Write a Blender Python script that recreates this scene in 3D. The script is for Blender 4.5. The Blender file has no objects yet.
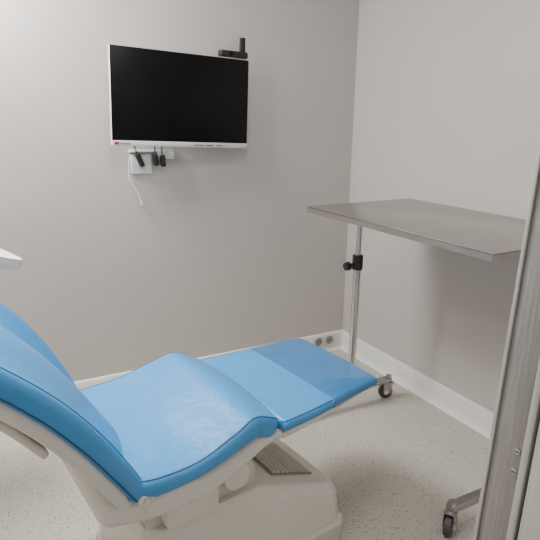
import bpy, bmesh, math, random
from mathutils import Vector, Matrix, Euler
random.seed(3)
D=bpy.data
COL=bpy.context.scene.collection

# ------------------------------------------------------------------ materials
def mat(name,color,rough=.5,metal=0.,coat=0.,noise=0.,nscale=20.,bump=0.,bscale=200.,stretch=None,emis=None,estr=0.,spec=.5,bdist=.002):
    m=D.materials.new(name);m.use_nodes=True;nt=m.node_tree;b=nt.nodes['Principled BSDF']
    b.inputs['Base Color'].default_value=(*color,1);b.inputs['Roughness'].default_value=rough
    b.inputs['Metallic'].default_value=metal;b.inputs['Coat Weight'].default_value=coat
    b.inputs['Specular IOR Level'].default_value=spec
    if emis: b.inputs['Emission Color'].default_value=(*emis,1);b.inputs['Emission Strength'].default_value=estr
    tc=nt.nodes.new('ShaderNodeTexCoord');mp=nt.nodes.new('ShaderNodeMapping')
    nt.links.new(tc.outputs['Object'],mp.inputs['Vector'])
    if stretch: mp.inputs['Scale'].default_value=stretch
    if noise>0:
        n=nt.nodes.new('ShaderNodeTexNoise');n.inputs['Scale'].default_value=nscale;n.inputs['Detail'].default_value=4
        nt.links.new(mp.outputs[0],n.inputs['Vector'])
        r=nt.nodes.new('ShaderNodeMapRange');r.inputs['To Min'].default_value=1-noise;r.inputs['To Max'].default_value=1+noise
        nt.links.new(n.outputs['Fac'],r.inputs['Value'])
        mx=nt.nodes.new('ShaderNodeMix');mx.data_type='RGBA';mx.blend_type='MULTIPLY';mx.inputs[0].default_value=1
        mx.inputs[6].default_value=(*color,1)
        cc=nt.nodes.new('ShaderNodeCombineColor')
        for i in range(3): nt.links.new(r.outputs[0],cc.inputs[i])
        nt.links.new(cc.outputs[0],mx.inputs[7]);nt.links.new(mx.outputs[2],b.inputs['Base Color'])
    if bump>0:
        n2=nt.nodes.new('ShaderNodeTexNoise');n2.inputs['Scale'].default_value=bscale;n2.inputs['Detail'].default_value=3
        nt.links.new(mp.outputs[0],n2.inputs['Vector'])
        bp=nt.nodes.new('ShaderNodeBump');bp.inputs['Strength'].default_value=bump;bp.inputs['Distance'].default_value=bdist
        nt.links.new(n2.outputs['Fac'],bp.inputs['Height']);nt.links.new(bp.outputs[0],b.inputs['Normal'])
    return m

def floor_mat():
    m=D.materials.new('speckled_vinyl');m.use_nodes=True;nt=m.node_tree;b=nt.nodes['Principled BSDF']
    b.inputs['Roughness'].default_value=.36
    tc=nt.nodes.new('ShaderNodeTexCoord')
    n=nt.nodes.new('ShaderNodeTexNoise');n.inputs['Scale'].default_value=170;n.inputs['Detail'].default_value=5
    nt.links.new(tc.outputs['Object'],n.inputs['Vector'])
    r=nt.nodes.new('ShaderNodeValToRGB')
    r.color_ramp.elements[0].position=.35;r.color_ramp.elements[0].color=(.415,.39,.34,1)
    r.color_ramp.elements[1].position=.62;r.color_ramp.elements[1].color=(.52,.50,.443,1)
    nt.links.new(n.outputs['Fac'],r.inputs[0])
    prev=r.outputs[0]
    for sc,th,col,off,fr in [(103,.13,(.12,.105,.08,1),0.,.22),(97,.12,(.26,.235,.19,1),3.,.32),(105,.12,(.66,.65,.60,1),7.,.3)]:
        mp=nt.nodes.new('ShaderNodeMapping');mp.inputs['Location'].default_value=(off,off,0)
        nt.links.new(tc.outputs['Object'],mp.inputs['Vector'])
        v=nt.nodes.new('ShaderNodeTexVoronoi');v.inputs['Scale'].default_value=sc
        nt.links.new(mp.outputs[0],v.inputs['Vector'])
        lt=nt.nodes.new('ShaderNodeMath');lt.operation='LESS_THAN';lt.inputs[1].default_value=th*2
        nt.links.new(v.outputs['Distance'],lt.inputs[0])
        sep=nt.nodes.new('ShaderNodeSeparateColor');nt.links.new(v.outputs['Color'],sep.inputs[0])
        l2=nt.nodes.new('ShaderNodeMath');l2.operation='LESS_THAN';l2.inputs[1].default_value=fr
        nt.links.new(sep.outputs[0],l2.inputs[0])
        mu=nt.nodes.new('ShaderNodeMath');mu.operation='MULTIPLY'
        nt.links.new(lt.outputs[0],mu.inputs[0]);nt.links.new(l2.outputs[0],mu.inputs[1])
        mx=nt.nodes.new('ShaderNodeMix');mx.data_type='RGBA'
        nt.links.new(mu.outputs[0],mx.inputs[0]);nt.links.new(prev,mx.inputs[6]);mx.inputs[7].default_value=col
        prev=mx.outputs[2]
    nt.links.new(prev,b.inputs['Base Color'])
    return m

M_wall=mat('painted_wall',(.500,.472,.450),.5,noise=.03,nscale=3,bump=.15,bscale=160)
M_ceil=mat('ceiling_paint',(.8,.8,.79),.8,noise=.02)
M_base=mat('white_skirting',(.74,.74,.735),.4,noise=.03,nscale=8)
M_floor=floor_mat()
M_blue=mat('blue_vinyl',(.048,.280,.61),.36,noise=.08,nscale=6,bump=.6,bscale=18,coat=.10,bdist=.006)
M_cover=mat('blue_vinyl_under_film',(.030,.175,.40),.20,noise=.18,nscale=9,bump=.9,bscale=18,coat=.7,bdist=.006)
M_seam=mat('seam_thread',(.008,.055,.17),.6,noise=.1)
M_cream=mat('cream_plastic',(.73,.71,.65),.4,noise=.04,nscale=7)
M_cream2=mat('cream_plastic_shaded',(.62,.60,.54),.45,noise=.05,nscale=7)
M_ventm=mat('vent_grey',(.24,.24,.23),.5,noise=.08)
M_slat=mat('vent_slat_grey',(.56,.55,.52),.5,noise=.05)
M_steel=mat('brushed_steel',(.39,.368,.35),.27,metal=.9,noise=.12,nscale=10,stretch=(4,60,4))
M_chrome=mat('chrome',(.62,.61,.60),.2,metal=1.,noise=.03)
M_black=mat('black_plastic',(.012,.012,.013),.45,noise=.1)
M_screen=mat('screen_glass',(.0015,.0015,.0018),.35,noise=.02,spec=.2)
M_wp=mat('white_plastic',(.78,.78,.77),.35,noise=.02)
M_silver=mat('silver_plastic',(.62,.62,.64),.35,noise=.03)
M_red=mat('red_print',(.6,.03,.02),.4,noise=.05)
M_rub=mat('rubber',(.06,.058,.055),.6,noise=.1)
M_jamb=mat('jamb_aluminium',(.35,.335,.318),.46,metal=.5,noise=.24,nscale=9,stretch=(26,26,1.5),bump=.3,bscale=14)
M_jamb2=mat('jamb_plate',(.57,.555,.535),.40,metal=.45,noise=.18,nscale=6,stretch=(26,26,1.2))
M_groove=mat('jamb_groove',(.10,.098,.095),.6,noise=.1)
M_panel=mat('lamp_diffuser',(.9,.9,.9),.5,noise=.01,emis=(1,.98,.95),estr=2.5)

# ------------------------------------------------------------------ helpers
def link(o,parent=None,m=None):
    COL.objects.link(o)
    if parent: o.parent=parent
    if m: o.data.materials.append(m)
    return o
def obj(name,verts,faces,m,parent=None,smooth=False,sharp=35):
    me=D.meshes.new(name);me.from_pydata([tuple(v) for v in verts],[],faces)
    bm=bmesh.new();bm.from_mesh(me);bmesh.ops.recalc_face_normals(bm,faces=bm.faces);bm.to_mesh(me);bm.free()
    o=D.objects.new(name,me);link(o,parent,m)
    if smooth:
        me.shade_smooth()
        if sharp: me.set_sharp_from_angle(angle=math.radians(sharp))
    return o
def mesh_from(name,bm,m,parent=None,smooth=True,sharp=35):
    me=D.meshes.new(name);bmesh.ops.recalc_face_normals(bm,faces=bm.faces);bm.to_mesh(me);bm.free()
    o=D.objects.new(name,me);link(o,parent,m)
    if smooth:
        me.shade_smooth();me.set_sharp_from_angle(angle=math.radians(sharp))
    return o
def bm_box(bm,c,s,bev=0.,seg=2,rot=None):
    b=bmesh.new();bmesh.ops.create_cube(b,size=1)
    bmesh.ops.scale(b,vec=s,verts=b.verts)
    if bev>0: bmesh.ops.bevel(b,geom=list(b.edges),offset=bev,segments=seg,profile=.5,affect='EDGES')
    M=Matrix.Translation(c)
    if rot: M=M@Euler(rot).to_matrix().to_4x4()
    b.transform(M);t=D.meshes.new('t');b.to_mesh(t);b.free();bm.from_mesh(t);D.meshes.remove(t)
def bm_cyl(bm,p0,p1,r0,r1=None,seg=24,bev=0.):
    p0=Vector(p0);p1=Vector(p1);d=p1-p0;r1=r0 if r1 is None else r1
    b=bmesh.new();bmesh.ops.create_cone(b,cap_ends=True,segments=seg,radius1=r0,radius2=r1,depth=d.length)
    if bev>0:
        e=[e for e in b.edges if len(e.link_faces)==2 and any(len(f.verts)>4 for f in e.link_faces)]
        bmesh.ops.bevel(b,geom=e,offset=bev,segments=2,profile=.5,affect='EDGES')
    b.transform(Matrix.Translation((p0+p1)/2)@d.to_track_quat('Z','Y').to_matrix().to_4x4())
    t=D.meshes.new('t');b.to_mesh(t);b.free();bm.from_mesh(t);D.meshes.remove(t)
def box(name,c,s,m,parent=None,bev=0.,seg=2,rot=None):
    bm=bmesh.new();bm_box(bm,c,s,bev,seg,rot);return mesh_from(name,bm,m,parent)
def cyl(name,p0,p1,r,m,parent=None,r1=None,seg=28,bev=0.):
    bm=bmesh.new();bm_cyl(bm,p0,p1,r,r1,seg,bev);return mesh_from(name,bm,m,parent)
def smooth_path(pts,n=8):
    pts=[Vector(p) for p in pts];P=[pts[0]]+pts+[pts[-1]];out=[]
    for i in range(1,len(P)-2):
        a,b,c,d=P[i-1],P[i],P[i+1],P[i+2]
        for k in range(n):
            t=k/n
            out.append(.5*((2*b)+(-a+c)*t+(2*a-5*b+4*c-d)*t*t+(-a+3*b-3*c+d)*t**3))
    out.append(pts[-1]);return out
def tube(name,pts,r,m,parent=None,seg=10):
    V=[];Fc=[];n=len(pts);pts=[Vector(p) for p in pts]
    up=None
    for i,p in enumerate(pts):
        t=(pts[min(i+1,n-1)]-pts[max(i-1,0)]).normalized()
        if up is None:
            up=t.orthogonal().normalized()
        up=(up-t*up.dot(t)).normalized();s=t.cross(up)
        for k in range(seg):
            a=2*math.pi*k/seg;V.append(p+r*(math.cos(a)*up+math.sin(a)*s))
    for i in range(n-1):
        for k in range(seg):
            a=i*seg+k;b=i*seg+(k+1)%seg;Fc.append((a,b,b+seg,a+seg))
    Fc.append(tuple(range(seg-1,-1,-1)));Fc.append(tuple(range((n-1)*seg,n*seg)))
    return obj(name,V,Fc,m,parent,smooth=True,sharp=60)
def empty(name,loc,label,cat,rz=0.):
    e=D.objects.new(name,None);e.location=loc;e.rotation_euler=(0,0,rz);e.empty_display_size=.1
    COL.objects.link(e);e['label']=label;e['category']=cat;return e
def struct(o): o['kind']='structure';return o

def interp(st,u):
    n=len(st)-1;x=min(max(u,0),1)*n;i=min(int(x),n-1);t=x-i
    a=st[max(i-1,0)];b=st[i];c=st[i+1];d=st[min(i+2,n)]
    return [ .5*((2*b[k])+(-a[k]+c[k])*t+(2*a[k]-5*b[k]+4*c[k]-d[k])*t*t+(-a[k]+3*b[k]-3*c[k]+d[k])*t**3) for k in range(len(b))]
def section(hw,th,r,wing,crown,nt=16,nr=6,bulge=0.):
    r=min(r,th*.49,hw*.49);P=[]
    def top(x): 
        q=abs(x)/max(hw,1e-6)
        if bulge>0:
            w=wing if x>0 else wing*.3
            h=bulge*.5*(1+math.cos(math.pi*min(q/.72,1)))
            return h+w*(max(0,(q-.66)/.34)**1.3 if q<1.2 else 0)
        return wing*max(0,(q-.45)/.55)**2 - crown*q*q
    for i in range(nt+1):
        x=-(hw-r)+2*(hw-r)*i/nt;P.append((x,top(x)))
    tr_=top(hw-r);tl_=top(-(hw-r))
    for i in range(1,nr):
        a=math.pi/2*i/nr;P.append((hw-r+r*math.sin(a),tr_-r+r*math.cos(a)))
    P.append((hw,tr_-r));P.append((hw,-th+r))
    for i in range(1,nr):
        a=math.pi/2*i/nr;P.append((hw-r+r*math.cos(a),-th+r-r*math.sin(a)))
    for i in range(nt+1):
        x=(hw-r)-2*(hw-r)*i/nt;P.append((x,-th))
    for i in range(1,nr):
        a=math.pi/2*i/nr;P.append((-(hw-r)-r*math.sin(a),-th+r-r*math.cos(a)))
    P.append((-hw,-th+r));P.append((-hw,tl_-r))
    for i in range(1,nr):
        a=math.pi/2*i/nr;P.append((-(hw-r)-r*math.cos(a),tl_-r+r*math.sin(a)))
    return P
def loft(name,st,m,parent,r=.03,wing=0.,crown=.0,er0=.03,er1=.03,N=36,corner=0.04,offset=0,rising=False,nt=16,bulge=0.):
    """stations (s, z_top, half width, thickness, lateral centre[, wing]) swept into one closed cushion"""
    rings=[]
    def frame(u):
        q=interp(st,u);q0=interp(st,max(u-.01,0));q1=interp(st,min(u+.01,1))
        T=Vector((q1[0]-q0[0],0,q1[1]-q0[1])).normalized()
        return q,T,(Vector((T.z,0,-T.x)) if rising else Vector((-T.z,0,T.x)))
    def ring(q,T,Nn,dt,inz,inw):
        s,z,hw,th,lc=q[:5];w=q[5] if len(q)>5 else wing
        sec=section(max(hw-inw,.004),max(th-2*inz,.003),r,w,crown,nt,6,bulge)
        o=Vector((s,0,z))-Nn*(inz+offset)+T*dt
        return [o+Vector((0,lc+x,0))+Nn*h for x,h in sec]
    K=7
    if er0>0:
        q,T,Nn=frame(0)
        for k in range(K):
            a=math.pi/2*k/K
            rings.append(ring(q,T,Nn,-er0*math.cos(a),er0*(1-math.sin(a))*.9,corner*(1-math.sin(a))))
    for i in range(N+1): rings.append(ring(*frame(i/N),0,0,0))
    if er1>0:
        q,T,Nn=frame(1)
        for k in range(1,K+1):
            a=math.pi/2*k/K
            rings.append(ring(q,T,Nn,er1*math.sin(a),er1*(1-math.cos(a))*.9,corner*(1-math.cos(a))))
    n=len(rings[0]);V=[p for R in rings for p in R];Fc=[]
    for i in range(len(rings)-1):
        for k in range(n):
            a=i*n+k;b=i*n+(k+1)%n;Fc.append((a,b,b+n,a+n))
    Fc.append(tuple(range(n)));Fc.append(tuple(range((len(rings)-1)*n,len(rings)*n)))
    o=obj(name,V,Fc,m,parent,smooth=True,sharp=70)
    return o,V,n,len(rings)

# ------------------------------------------------------------------ room
XL=-3.3;YF=-2.16;H=2.4
struct(box('floor',((XL+.1)/2+0.0,-1.85,-.05),(3.6,3.9,.1),M_floor))
struct(box('wall_back',((XL)/2,.05,H/2),(3.5,.1,H),M_wall))
# the right wall is not quite square to the back wall
WX0,WX1=-.022,.011
def prism(name,poly,z0,z1,m):
    n=len(poly);V=[(x,y,z0) for x,y in poly]+[(x,y,z1) for x,y in poly]
    Fc=[(i,(i+1)%n,(i+1)%n+n,i+n) for i in range(n)]+[tuple(range(n)),tuple(range(n,2*n))]
    return obj(name,V,Fc,m)
sl=(WX1-WX0)/-2.16
struct(prism('wall_right',[(WX0,0),(.12,0),(.12,-3.7),(WX0+sl*-3.7,-3.7)],0,H,M_wall))
struct(box('wall_left',(XL-.05,-1.85,H/2),(.1,3.7,H),M_wall))
struct(box('wall_front',(-.675,YF-.07,H/2),(1.37,.14,H),M_wall))
struct(box('wall_entrance',(-2.90,YF-.07,H/2),(.78,.14,H),M_wall))
struct(box('wall_lintel',(-1.935,YF-.07,2.26),(1.15,.14,.28),M_wall))
struct(box('ceiling',(XL/2,-1.85,H+.05),(3.6,3.9,.1),M_ceil))
def skirting(name,p0,p1,inward):
    prof=[(0,0),(.034,0),(.026,.004),(.020,.010),(.016,.020),(.013,.034),(.013,.092),(.010,.099),(.004,.102),(0,.102)]
    V=[];p0=Vector(p0);p1=Vector(p1);iv=Vector(inward)
    for p in (p0,p1):
        for d,z in prof: V.append(p+iv*d+Vector((0,0,z)))
    n=len(prof);Fc=[(i,(i+1)%n,(i+1)%n+n,i+n) for i in range(n)]+[tuple(range(n)),tuple(range(n,2*n))]
    return struct(obj(name,V,Fc,M_base,smooth=True,sharp=30))
skirting('baseboard_back',(XL,0,0),(WX0,0,0),(0,-1,0))
skirting('baseboard_right',(WX0,-.013,0),(WX1,YF,0),(-1,0,0))

# metal door frame beside the viewer (slightly out of plumb)
JX=-1.402;LEAN=.045;PZ=.90
def slab(name,x0,x1,y0,y1,z0,z1,m,bev=.002,lean=0.):
    o=struct(box(name,(0,0,0),(abs(x1-x0),abs(y1-y0),z1-z0),m,bev=bev,seg=2))
    cx,cz=(x0+x1)/2,(z0+z1)/2
    o.location=(cx+lean*(cz-PZ),(y0+y1)/2,cz);o.rotation_euler=(0,lean,0);return o
slab('trim_1',JX,JX+.05,-2.190,-2.1545,0.02,2.08,M_jamb,.0006,lean=LEAN)
slab('trim_2',JX-.002,JX+.05,-2.1545,-2.150,0.02,2.08,M_jamb2,.0006,lean=LEAN)
slab('trim_3',JX-.003,JX+.05,-2.198,-2.190,0.02,2.08,M_jamb2,.0008,lean=LEAN)
slab('trim_4',JX+.003,JX+.05,-2.2015,-2.198,0.02,2.08,M_groove,.0004,lean=LEAN)
slab('trim_5',JX-.002,JX+.05,-2.300,-2.2015,0.02,2.08,M_jamb2,.001,lean=LEAN)
slab('trim_6',-2.51,-1.33,-2.31,-2.15,2.08,2.12,M_jamb)
slab('trim_7',-2.53,-2.49,-2.31,-2.15,0,2.08,M_jamb)
def screw(y,z):
    x=JX+LEAN*(z-PZ)
    e=empty('screw',(x,y,z),'small steel screw head in the metal door frame','screw')
    cyl('head',(.001,0,0),(-.0022,0,0),.0032,M_chrome,e,bev=.0006)
    box('slot',(-.0024,0,0),(.0006,.005,.0009),M_black,e)
    e['group']='door frame screws'
screw(-2.184,.975);screw(-2.184,.952)

# ------------------------------------------------------------------ lights
def ceiling_light(x,y,power,name='ceiling_light'):
    e=empty(name,(x,y,H),'square white recessed ceiling light panel in the ceiling','ceiling light')
    bm=bmesh.new()
    for dx,dy,sx,sy in [(-.30,0,.02,.62),(.30,0,.02,.62),(0,-.30,.58,.02),(0,.30,.58,.02)]:
        bm_box(bm,(dx,dy,-.012),(sx,sy,.022),.003)
    mesh_from('frame',bm,M_wp,e)
    box('diffuser',(0,0,-.010),(.58,.58,.012),M_panel,e)
    L=D.lights.new('panel_lamp','AREA');L.shape='SQUARE';L.size=.56;L.energy=power;L.color=(1,.978,.95)
    lo=D.objects.new('panel_lamp',L);lo.location=(x,y,H-.03);COL.objects.link(lo)
ceiling_light(-2.05,-.40,61)
ceiling_light(-1.45,-1.50,13)
wl=empty('added_glow_lamp',(-1.96,0,1.82),'unseen white globe lamp added on a short bracket for the wall glow','added lamp')  # lamp added out of view to brighten the upper left of the back wall
cyl('back_plate',(0,0,0),(0,-.02,0),.05,M_wp,wl,bev=.004)
cyl('arm',(0,-.015,0),(0,-.15,0),.010,M_chrome,wl)
bm=bmesh.new();bmesh.ops.create_uvsphere(bm,u_segments=28,v_segments=16,radius=.06)
bmesh.ops.scale(bm,vec=(1,1,.85),verts=bm.verts);bmesh.ops.translate(bm,vec=(0,-.205,0),verts=bm.verts)
M_globe=mat('added_lamp_globe',(.9,.9,.88),.4,noise=.01,emis=(1,.96,.90),estr=175)
mesh_from('globe',bm,M_globe,wl)
w=D.worlds.new('world');bpy.context.scene.world=w;w.use_nodes=True
w.node_tree.nodes['Background'].inputs[0].default_value=(1,.98,.96,1)
w.node_tree.nodes['Background'].inputs[1].default_value=.55

# ------------------------------------------------------------------ monitor
mon=empty('monitor',(-.997,-.095,1.358),'wide flat black screen in a thin white frame on the wall','monitor')
mon.rotation_euler=(math.radians(-1.0),.034,math.radians(5))
W,Hh=.640,.390
bm=bmesh.new();bm_box(bm,(0,.009,0),(W,.020,Hh),.005,3);bm_box(bm,(0,.029,-.02),(.36,.024,.24),.008,3)
mesh_from('casing',bm,M_wp,mon)
box('screen',(0,-.0025,.0095),(W-.002,.007,Hh-.0215),M_screen,mon,bev=.001)
box('lower_bezel',(0,-.0045,-Hh/2+.011),(W-.002,.006,.021),M_silver,mon,bev=.002)
def dash(name,x,z,wd,ht,m): box(name,(x,-.0082,z),(wd,.0012,ht),m,mon)
dash('red_mark',-.302,-.185,.020,.011,M_red)
x=-.286
for wd in (.010,.006,.010,.007,.009): dash('bezel_print',x+wd/2,-.185,wd*.75,.0065,M_ventm);x+=wd
x=.045
for i in range(14):
    wd=random.uniform(.006,.011)
    if i not in(5,10): dash('bezel_print',x+wd/2,-.186,wd*.75,.005,M_black)
    x+=wd+.002
bm=bmesh.new();bm_box(bm,(0,.058,-.02),(.12,.046,.12),.003);mesh_from('wall_bracket',bm,M_black,mon)

wc=empty('webcam',(-.748,-.060,1.5475),'black webcam with an upright stalk resting on the screen top','webcam')
wc.rotation_euler=(0,.034,math.radians(5))
bm=bmesh.new();bm_box(bm,(0,-.002,.016),(.140,.034,.028),.007,3);mesh_from('body',bm,M_black,wc)
bm=bmesh.new();bm_box(bm,(.050,.004,.060),(.026,.016,.064),.004,2);mesh_from('stalk',bm,M_black,wc)
cyl('lens',(-.02,-.017,.017),(-.02,-.022,.017),.010,M_screen,wc,bev=.001)

so=empty('wall_socket',(-1.170,0,1.086),'white square wall socket with plugs under the monitor','wall socket')
box('plate',(0,-.006,0),(.092,.012,.086),M_wp,so,bev=.004,seg=3)
cyl('socket_well',(0,-.0115,0),(0,-.0145,0),.022,M_silver,so,bev=.001)
bk=empty('cable_bracket',(-1.105,0,1.136),'white plastic cable trunking strip on the wall under the monitor','cable bracket')
bm=bmesh.new();bm_box(bm,(-.02,-.010,.006),(.20,.020,.010),.003);bm_box(bm,(.045,-.015,-.014),(.075,.022,.032),.004);mesh_from('strip',bm,M_wp,bk)
def plug(x,z,l,lab,tilt=0):
    e=empty('power_plug',(x,-.032,z),lab,'plug');e.rotation_euler=(0,tilt,0)
    bm=bmesh.new();bm_box(bm,(0,0,0),(.021,.03,l),.006,3);mesh_from('body',bm,M_black,e)
    tube('cord',smooth_path([(0,0,l/2-.005),(.006,.004,l/2+.04),(.012,.012,l/2+.075)]),.0030,M_black,e,8)
    return e
plug(-1.184,1.106,.062,'black plug in the white wall socket',-.4)
plug(-1.112,1.104,.050,'small black cable plug hanging by the bracket',-.1)
plug(-1.080,1.100,.052,'small black cable plug hanging by the bracket',-.1)
c=empty('white_cable',(-1.222,-.012,1.15),'thin loose white cable hanging down the wall','cable')
pts=smooth_path([(.0,-.012,-.02),(-.008,-.006,-.08),(-.004,-.004,-.13),(.014,-.004,-.165),(.030,-.004,-.195),(.040,-.004,-.230)])
tube('cord',pts,.0028,M_wp,c,8)
cyl('connector',(.040,-.006,-.225),(.043,-.006,-.243),.0050,M_wp,c)
ol=empty('floor_level_outlet',(-.165,-.0135,.066),'cream double socket low on the white skirting in the corner','wall socket')
bm=bmesh.new();bm_box(bm,(0,-.006,0),(.150,.012,.066),.004);mesh_from('plate',bm,M_cream2,ol)
for dx in(-.036,.036):
    cyl('socket_well',(dx,-.0115,0),(dx,-.0135,0),.024,M_ventm,ol)
    for px in(-.008,.008): cyl('pin_hole',(dx+px,-.013,0),(dx+px,-.0145,0),.0045,M_black,ol,seg=10)

# ------------------------------------------------------------------ steel table
tb=empty('rolling_table',(0,0,0),'adjustable steel instrument table on chrome poles with casters beside the wall','table')
TZ=.948
TM=Matrix.Translation((-.650,-.570,TZ))@Matrix.Rotation(.030,4,'Z')
TW,TL=.560,.918
bm=bmesh.new();bm_box(bm,(TW/2,-TL/2,-.003),(TW,TL,.006),.0015,2)
for c_,s_ in [((TW/2,-.0015,-.012),(TW-.006,.003,.023)),((TW/2,-TL+.0015,-.012),(TW-.006,.003,.023)),((.0015,-TL/2,-.012),(.003,TL-.006,.023)),((TW-.0015,-TL/2,-.012),(.003,TL-.006,.023))]:
    bm_box(bm,c_,s_,.001,1)
bm.transform(TM);mesh_from('tabletop',bm,M_steel,tb)
bm=bmesh.new()
for yy in(-.05,-TL+.08):
    bm_box(bm,(TW/2,yy,-.018),(.42,.035,.022),.004)
bm_box(bm,(TW/2-.04,-TL/2,-.016),(.03,.80,.018),.003)
bm.transform(TM);mesh_from('underside_brace',bm,M_steel,tb)
def stand(px,py,fx,kn):
    cyl('pole',(px,py,.09),(px,py,.70),.0165,M_chrome,tb)
    cyl('inner_pole',(px,py,.66),(px,py,TZ-.025),.0115,M_chrome,tb)
    cyl('clamp_collar',(px,py,.665),(px,py,.73),.023,M_black,tb,bev=.003)
    bm=bmesh.new();bm_cyl(bm,(px+kn*.02,py,.69),(px+kn*.05,py,.685),.007);bm_cyl(bm,(px+kn*.042,py,.686),(px+kn*.066,py,.684),.020,.017,bev=.004);mesh_from('clamp_knob',bm,M_black,tb)
    bm=bmesh.new();bm_box(bm,(fx,py,.095),(.445,.036,.026),.006,3);bm_box(bm,(px,py,.114),(.07,.045,.03),.006,2);mesh_from('foot_bar',bm,M_steel,tb)
    for sx in(-1,1):
        cx=fx+sx*.212
        e=D.objects.new('caster',None);e.location=(cx,py,0);e.parent=tb;e.empty_display_size=.05
        e.rotation_euler=(0,0,.5 if sx<0 else -.35);COL.objects.link(e)
        bm=bmesh.new();bm_cyl(bm,(-.012,-.012,.034),(-.012,.012,.034),.034,seg=28,bev=.004);mesh_from('wheel',bm,M_rub,e)
        bm=bmesh.new();bm_cyl(bm,(-.012,-.019,.034),(-.012,.019,.034),.012,bev=.002);mesh_from('hub',bm,M_silver,e)
        bm=bmesh.new()
        for sy in(-1,1): bm_box(bm,(-.006,sy*.0165,.055),(.040,.004,.054),.002,2)
        bm_box(bm,(0,0,.081),(.048,.040,.008),.002,2);bm_cyl(bm,(0,0,.078),(0,0,.118),.014,bev=.003)
        mesh_from('fork',bm,M_steel,e)
stand(-.414,-.618,-.402,-1)
stand(-.335,-1.43,-.390,1)

# ------------------------------------------------------------------ dental chair
TH=math.radians(7)
ch=empty('dental_chair',(-1.225,-1.10,0),'reclined blue vinyl dental treatment chair with cream plastic base','dental chair',TH)
seat=[(-.420,.489,.266,.048,.014,.02),(-.35,.486,.278,.050,.014,.018),(-.25,.498,.279,.052,.014,.010),(-.15,.532,.271,.062,.014,.004),(-.075,.557,.258,.076,.012,.0),(-.005,.531,.248,.072,.010,0)]
o,V,n,R=loft('seat_cushion',seat,M_blue,ch,r=.022,crown=.012,er0=.022,er1=.042,corner=.06,N=40)
nt=16;nr=6
def seam(idx,vv,n_,a,b,r=.0016): return tube('seam',[vv[i*n_+idx] for i in range(a,b)],r,M_seam,ch,6)
seam(n-2,V,n,3,R-3);seam(nt+2,V,n,3,R-3)
rw=R-6
tube('seam',[V[rw*n+k] for k in range(0,nt+1)],.0014,M_seam,ch,6)
leg=[(.030,.505,.248,.038,.008),(.13,.504,.240,.037,.010),(.25,.505,.228,.035,.014),(.34,.505,.217,.034,.018),(.414,.503,.207,.033,.020)]
o,V2,n2,R2_=loft('leg_cushion',leg,M_blue,ch,r=.016,crown=.005,er0=.012,er1=.015,corner=.030,N=24)
seam(n2-2,V2,n2,3,19,.0014);seam(nt+2,V2,n2,3,19,.0014)
film=[(.215,.5058,.2325,.0375,.012),(.29,.5062,.2245,.0365,.0155),(.36,.5060,.2160,.0358,.0185),(.424,.5042,.2080,.035,.020)]
loft('foot_cover',film,M_cover,ch,r=.0165,crown=.005,er0=.002,er1=.018,corner=.054,N=14)
legf=[(.03,.463,.235,.020,.006),(.2,.466,.220,.016,.012),(.39,.468,.190,.012,.020)]
loft('leg_rest_frame',legf,M_cream,ch,r=.0055,er0=.01,er1=.012,corner=.03,N=12)
sf=[(-.46,.440,.25,.060,.012),(-.34,.436,.266,.064,.012),(-.2,.448,.262,.064,.012),(-.05,.478,.242,.050,.010),(.04,.463,.230,.026,.010)]
loft('seat_frame',sf,M_cream,ch,r=.022,er0=.03,er1=.01,corner=.05,N=20)
bk_=[(-.385,.465,.270,.042,.014,.020),(-.434,.548,.284,.043,.018,.040),(-.496,.645,.296,.044,.022,.052),(-.572,.742,.300,.044,.025,.058),(-.674,.842,.298,.043,.025,.054),(-.797,.936,.275,.042,.022,.038),(-.91,1.006,.23,.038,.018,.015)]
o,Vb,nb,Rb=loft('backrest_cushion',bk_,M_blue,ch,r=.020,er0=.02,er1=.02,corner=.05,N=48,rising=True,nt=40,bulge=.028)
iL=nb-nr-1
seam(iL-2,Vb,nb,4,Rb-3,.0020);seam(0,Vb,nb,4,Rb-3);seam(33,Vb,nb,4,Rb-3)
loft('backrest_shell',[(a,b,c_-.010,.040,e_,0.) for a,b,c_,d_,e_,w_ in bk_],M_cream,ch,r=.018,er0=.02,er1=.02,corner=.05,N=40,rising=True,offset=.034)
loft('rear_cover',[(a,b,c_-.10,.018,e_,0.) for a,b,c_,d_,e_,w_ in bk_[2:]],M_cream,ch,r=.008,er0=.012,er1=.012,corner=.05,N=24,rising=True,offset=.096)
loft('rear_spacer',[(a,b,c_-.13,.026,e_,0.) for a,b,c_,d_,e_,w_ in bk_[2:]],M_ventm,ch,r=.006,er0=.006,er1=.006,corner=.03,N=24,rising=True,offset=.072)
def extrude_profile(name,prof,y0,y1,m,parent,bev=.012,seg=3,sharp=25):
    bm=bmesh.new();vs=[bm.verts.new((s,y0,z)) for s,z in prof];f=bm.faces.new(vs)
    r=bmesh.ops.extrude_face_region(bm,geom=[f]);bmesh.ops.translate(bm,vec=(0,y1-y0,0),verts=[v for v in r['geom'] if isinstance(v,bmesh.types.BMVert)])
    bmesh.ops.recalc_face_normals(bm,faces=bm.faces)
    if bev: bmesh.ops.bevel(bm,geom=list(bm.edges),offset=bev,segments=seg,profile=.5,affect='EDGES')
    return mesh_from(name,bm,m,parent,sharp=sharp)
S0=-.38;S1=.290
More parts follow.
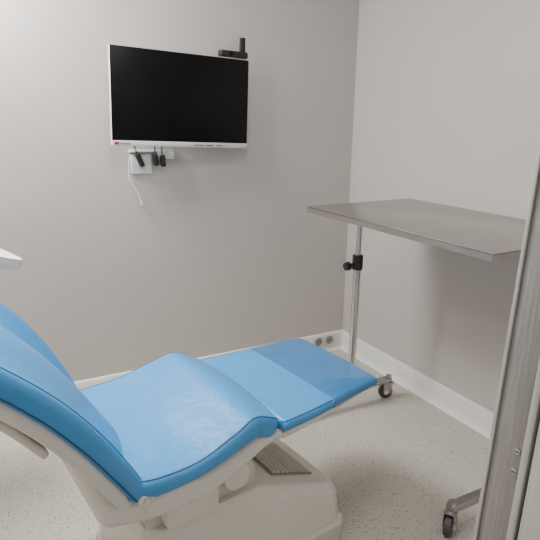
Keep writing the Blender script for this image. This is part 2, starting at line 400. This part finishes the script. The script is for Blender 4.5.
def faceted(name,s0,s1,y0,y1,ch_,levels,top,m):
    rings=[]
    for inset,fz in levels:
        a,b,c,d=s0+inset,s1-inset,y0+inset*1.2,y1-inset
        pts=[(a+ch_,c),(-.2,c),(-.02,c),(b-ch_,c),(b,c+ch_*.8),(b,d-ch_*.8),(b-ch_,d),(-.02,d),(-.2,d),(a+ch_,d),(a,d-ch_),(a,c+ch_)]
        rings.append([(s,y,fz if fz<5 else top(s)-(fz-10)) for s,y in pts])
    bm=bmesh.new();rv=[[bm.verts.new(p) for p in r] for r in rings];n=len(rv[0])
    for a,b in zip(rv,rv[1:]):
        for k in range(n): bm.faces.new((a[k],a[(k+1)%n],b[(k+1)%n],b[k]))
    bm.faces.new(rv[0]);t=rv[-1]
    idx=[(0,9),(1,8),(2,7),(3,6),(4,5)]
    for (a,b),(c_,d) in zip(idx,idx[1:]): bm.faces.new((t[a],t[c_],t[d],t[b]))
    bm.faces.new((t[11],t[0],t[9],t[10]))
    return mesh_from(name,bm,m,ch,smooth=False)
def ptop(s):
    P=[(-.6,.265),(-.02,.285),(S1,.172)]
    for (a,b),(c_,d) in zip(P,P[1:]):
        if a<=s<=c_: return b+(d-b)*(s-a)/(c_-a)
    return P[0][1] if s<a else P[-1][1]
# lower foot, then upper housing set slightly in with a chamfered top edge
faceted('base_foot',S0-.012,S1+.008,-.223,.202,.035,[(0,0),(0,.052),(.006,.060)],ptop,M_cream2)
faceted('base',S0,S1,-.208,.190,.035,[(.000,.060),(.000,.068),(.006,10.034),(.020,10.004),(.024,10.0)],ptop,M_cream)
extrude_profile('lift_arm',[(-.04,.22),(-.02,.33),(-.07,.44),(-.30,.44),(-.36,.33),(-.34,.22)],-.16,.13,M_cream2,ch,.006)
box('side_cover',(-.24,-.178,.335),(.15,.05,.10),M_cream,ch,bev=.006)
bm=bmesh.new();bm_cyl(bm,(-.10,-.158,.350),(-.10,-.190,.350),.042,bev=.006,seg=36);mesh_from('pivot_housing',bm,M_cream,ch)
a_=(.285-.172)/(S1+.02);ang=-math.atan(a_)
cx_=.135;cz_=.285-a_*(cx_+.02)
dirS=Vector((math.cos(ang),0,math.sin(ang)));nrm=Vector((-math.sin(ang),0,math.cos(ang)))
bm=bmesh.new();bm_box(bm,Vector((cx_,-.005,cz_))+nrm*.002,(.17,.25,.006),.0015,1,rot=(0,-ang,0))
mesh_from('vent_panel',bm,M_ventm,ch)
for i in range(9):
    p=Vector((cx_,-.005,cz_))+dirS*(-.071+i*.0178)+nrm*.0075
    bm=bmesh.new();bm_box(bm,p,(.0108,.24,.006),.0008,1,rot=(0,-ang,0));mesh_from('vent_slat',bm,M_slat,ch)
for sy in(-1,1):
    bm=bmesh.new();y=sy*.244+.012
    bm_cyl(bm,(-.388,y,.440),(-.388,y+sy*.026,.440),.021,bev=.005,seg=36)
    bm_box(bm,(-.32,y+sy*.010,.420),(.15,.022,.040),.008,3,rot=(0,-.05,0))
    mesh_from('hinge_cover',bm,M_cream,ch)
    cyl('hinge_bolt',(-.388,y+sy*.025,.440),(-.388,y+sy*.030,.440),.011,M_chrome,ch,bev=.002)

# ------------------------------------------------------------------ instrument tray
tr=empty('instrument_tray',(-2.30,-.42,0),'white curved plastic instrument tray on a post beside the chair','tray stand')
bm=bmesh.new();bm_cyl(bm,(0,0,0),(0,0,.03),.20,bev=.008,seg=40);mesh_from('foot',bm,M_cream,tr)
cyl('post',(0,0,.03),(0,0,.86),.025,M_chrome,tr)
bm=bmesh.new();bm_box(bm,(.10,-.02,.855),(.26,.05,.03),.01,3);mesh_from('arm',bm,M_wp,tr)
V=[];Fc=[];NS=48
def rr(sc,z):
    for k in range(NS):
        a=2*math.pi*k/NS;ca,sa=math.cos(a),math.sin(a);e=.40
        x=abs(ca)**e*(1 if ca>0 else -1)*.205*sc;y=abs(sa)**e*(1 if sa>0 else -1)*.10*sc*(1-.75*ca)
        V.append((.37+x,-.05+y,z+.034-.48*x))
for sc,z in [(.75,.832),(.88,.834),(.97,.850),(1.0,.874),(1.0,.880),(.98,.881),(.94,.870),(.87,.858),(.5,.856)]: rr(sc,z)
for i in range(8):
    for k in range(NS): a=i*NS+k;b=i*NS+(k+1)%NS;Fc.append((a,b,b+NS,a+NS))
Fc.append(tuple(range(NS)));Fc.append(tuple(range(8*NS,9*NS)))
obj('tray',V,Fc,M_wp,tr,smooth=True,sharp=30)

# ------------------------------------------------------------------ camera
f,pi,ro,ya=561.77,.2675,.0157,.4953
F=Vector((math.sin(ya)*math.cos(pi),math.cos(ya)*math.cos(pi),-math.sin(pi)))
Rr=Vector((math.cos(ya),-math.sin(ya),0));U=Rr.cross(F)
R2=Rr*math.cos(ro)+U*math.sin(ro);U2=-Rr*math.sin(ro)+U*math.cos(ro)
cam=D.cameras.new('camera');cam.sensor_width=36;cam.lens=36*f/540;cam.clip_start=.02
co=D.objects.new('camera',cam);COL.objects.link(co)
M=Matrix(((R2.x,U2.x,-F.x,-1.8626),(R2.y,U2.y,-F.y,-2.5056),(R2.z,U2.z,-F.z,1.3),(0,0,0,1)))
co.matrix_world=M
bpy.context.scene.camera=co
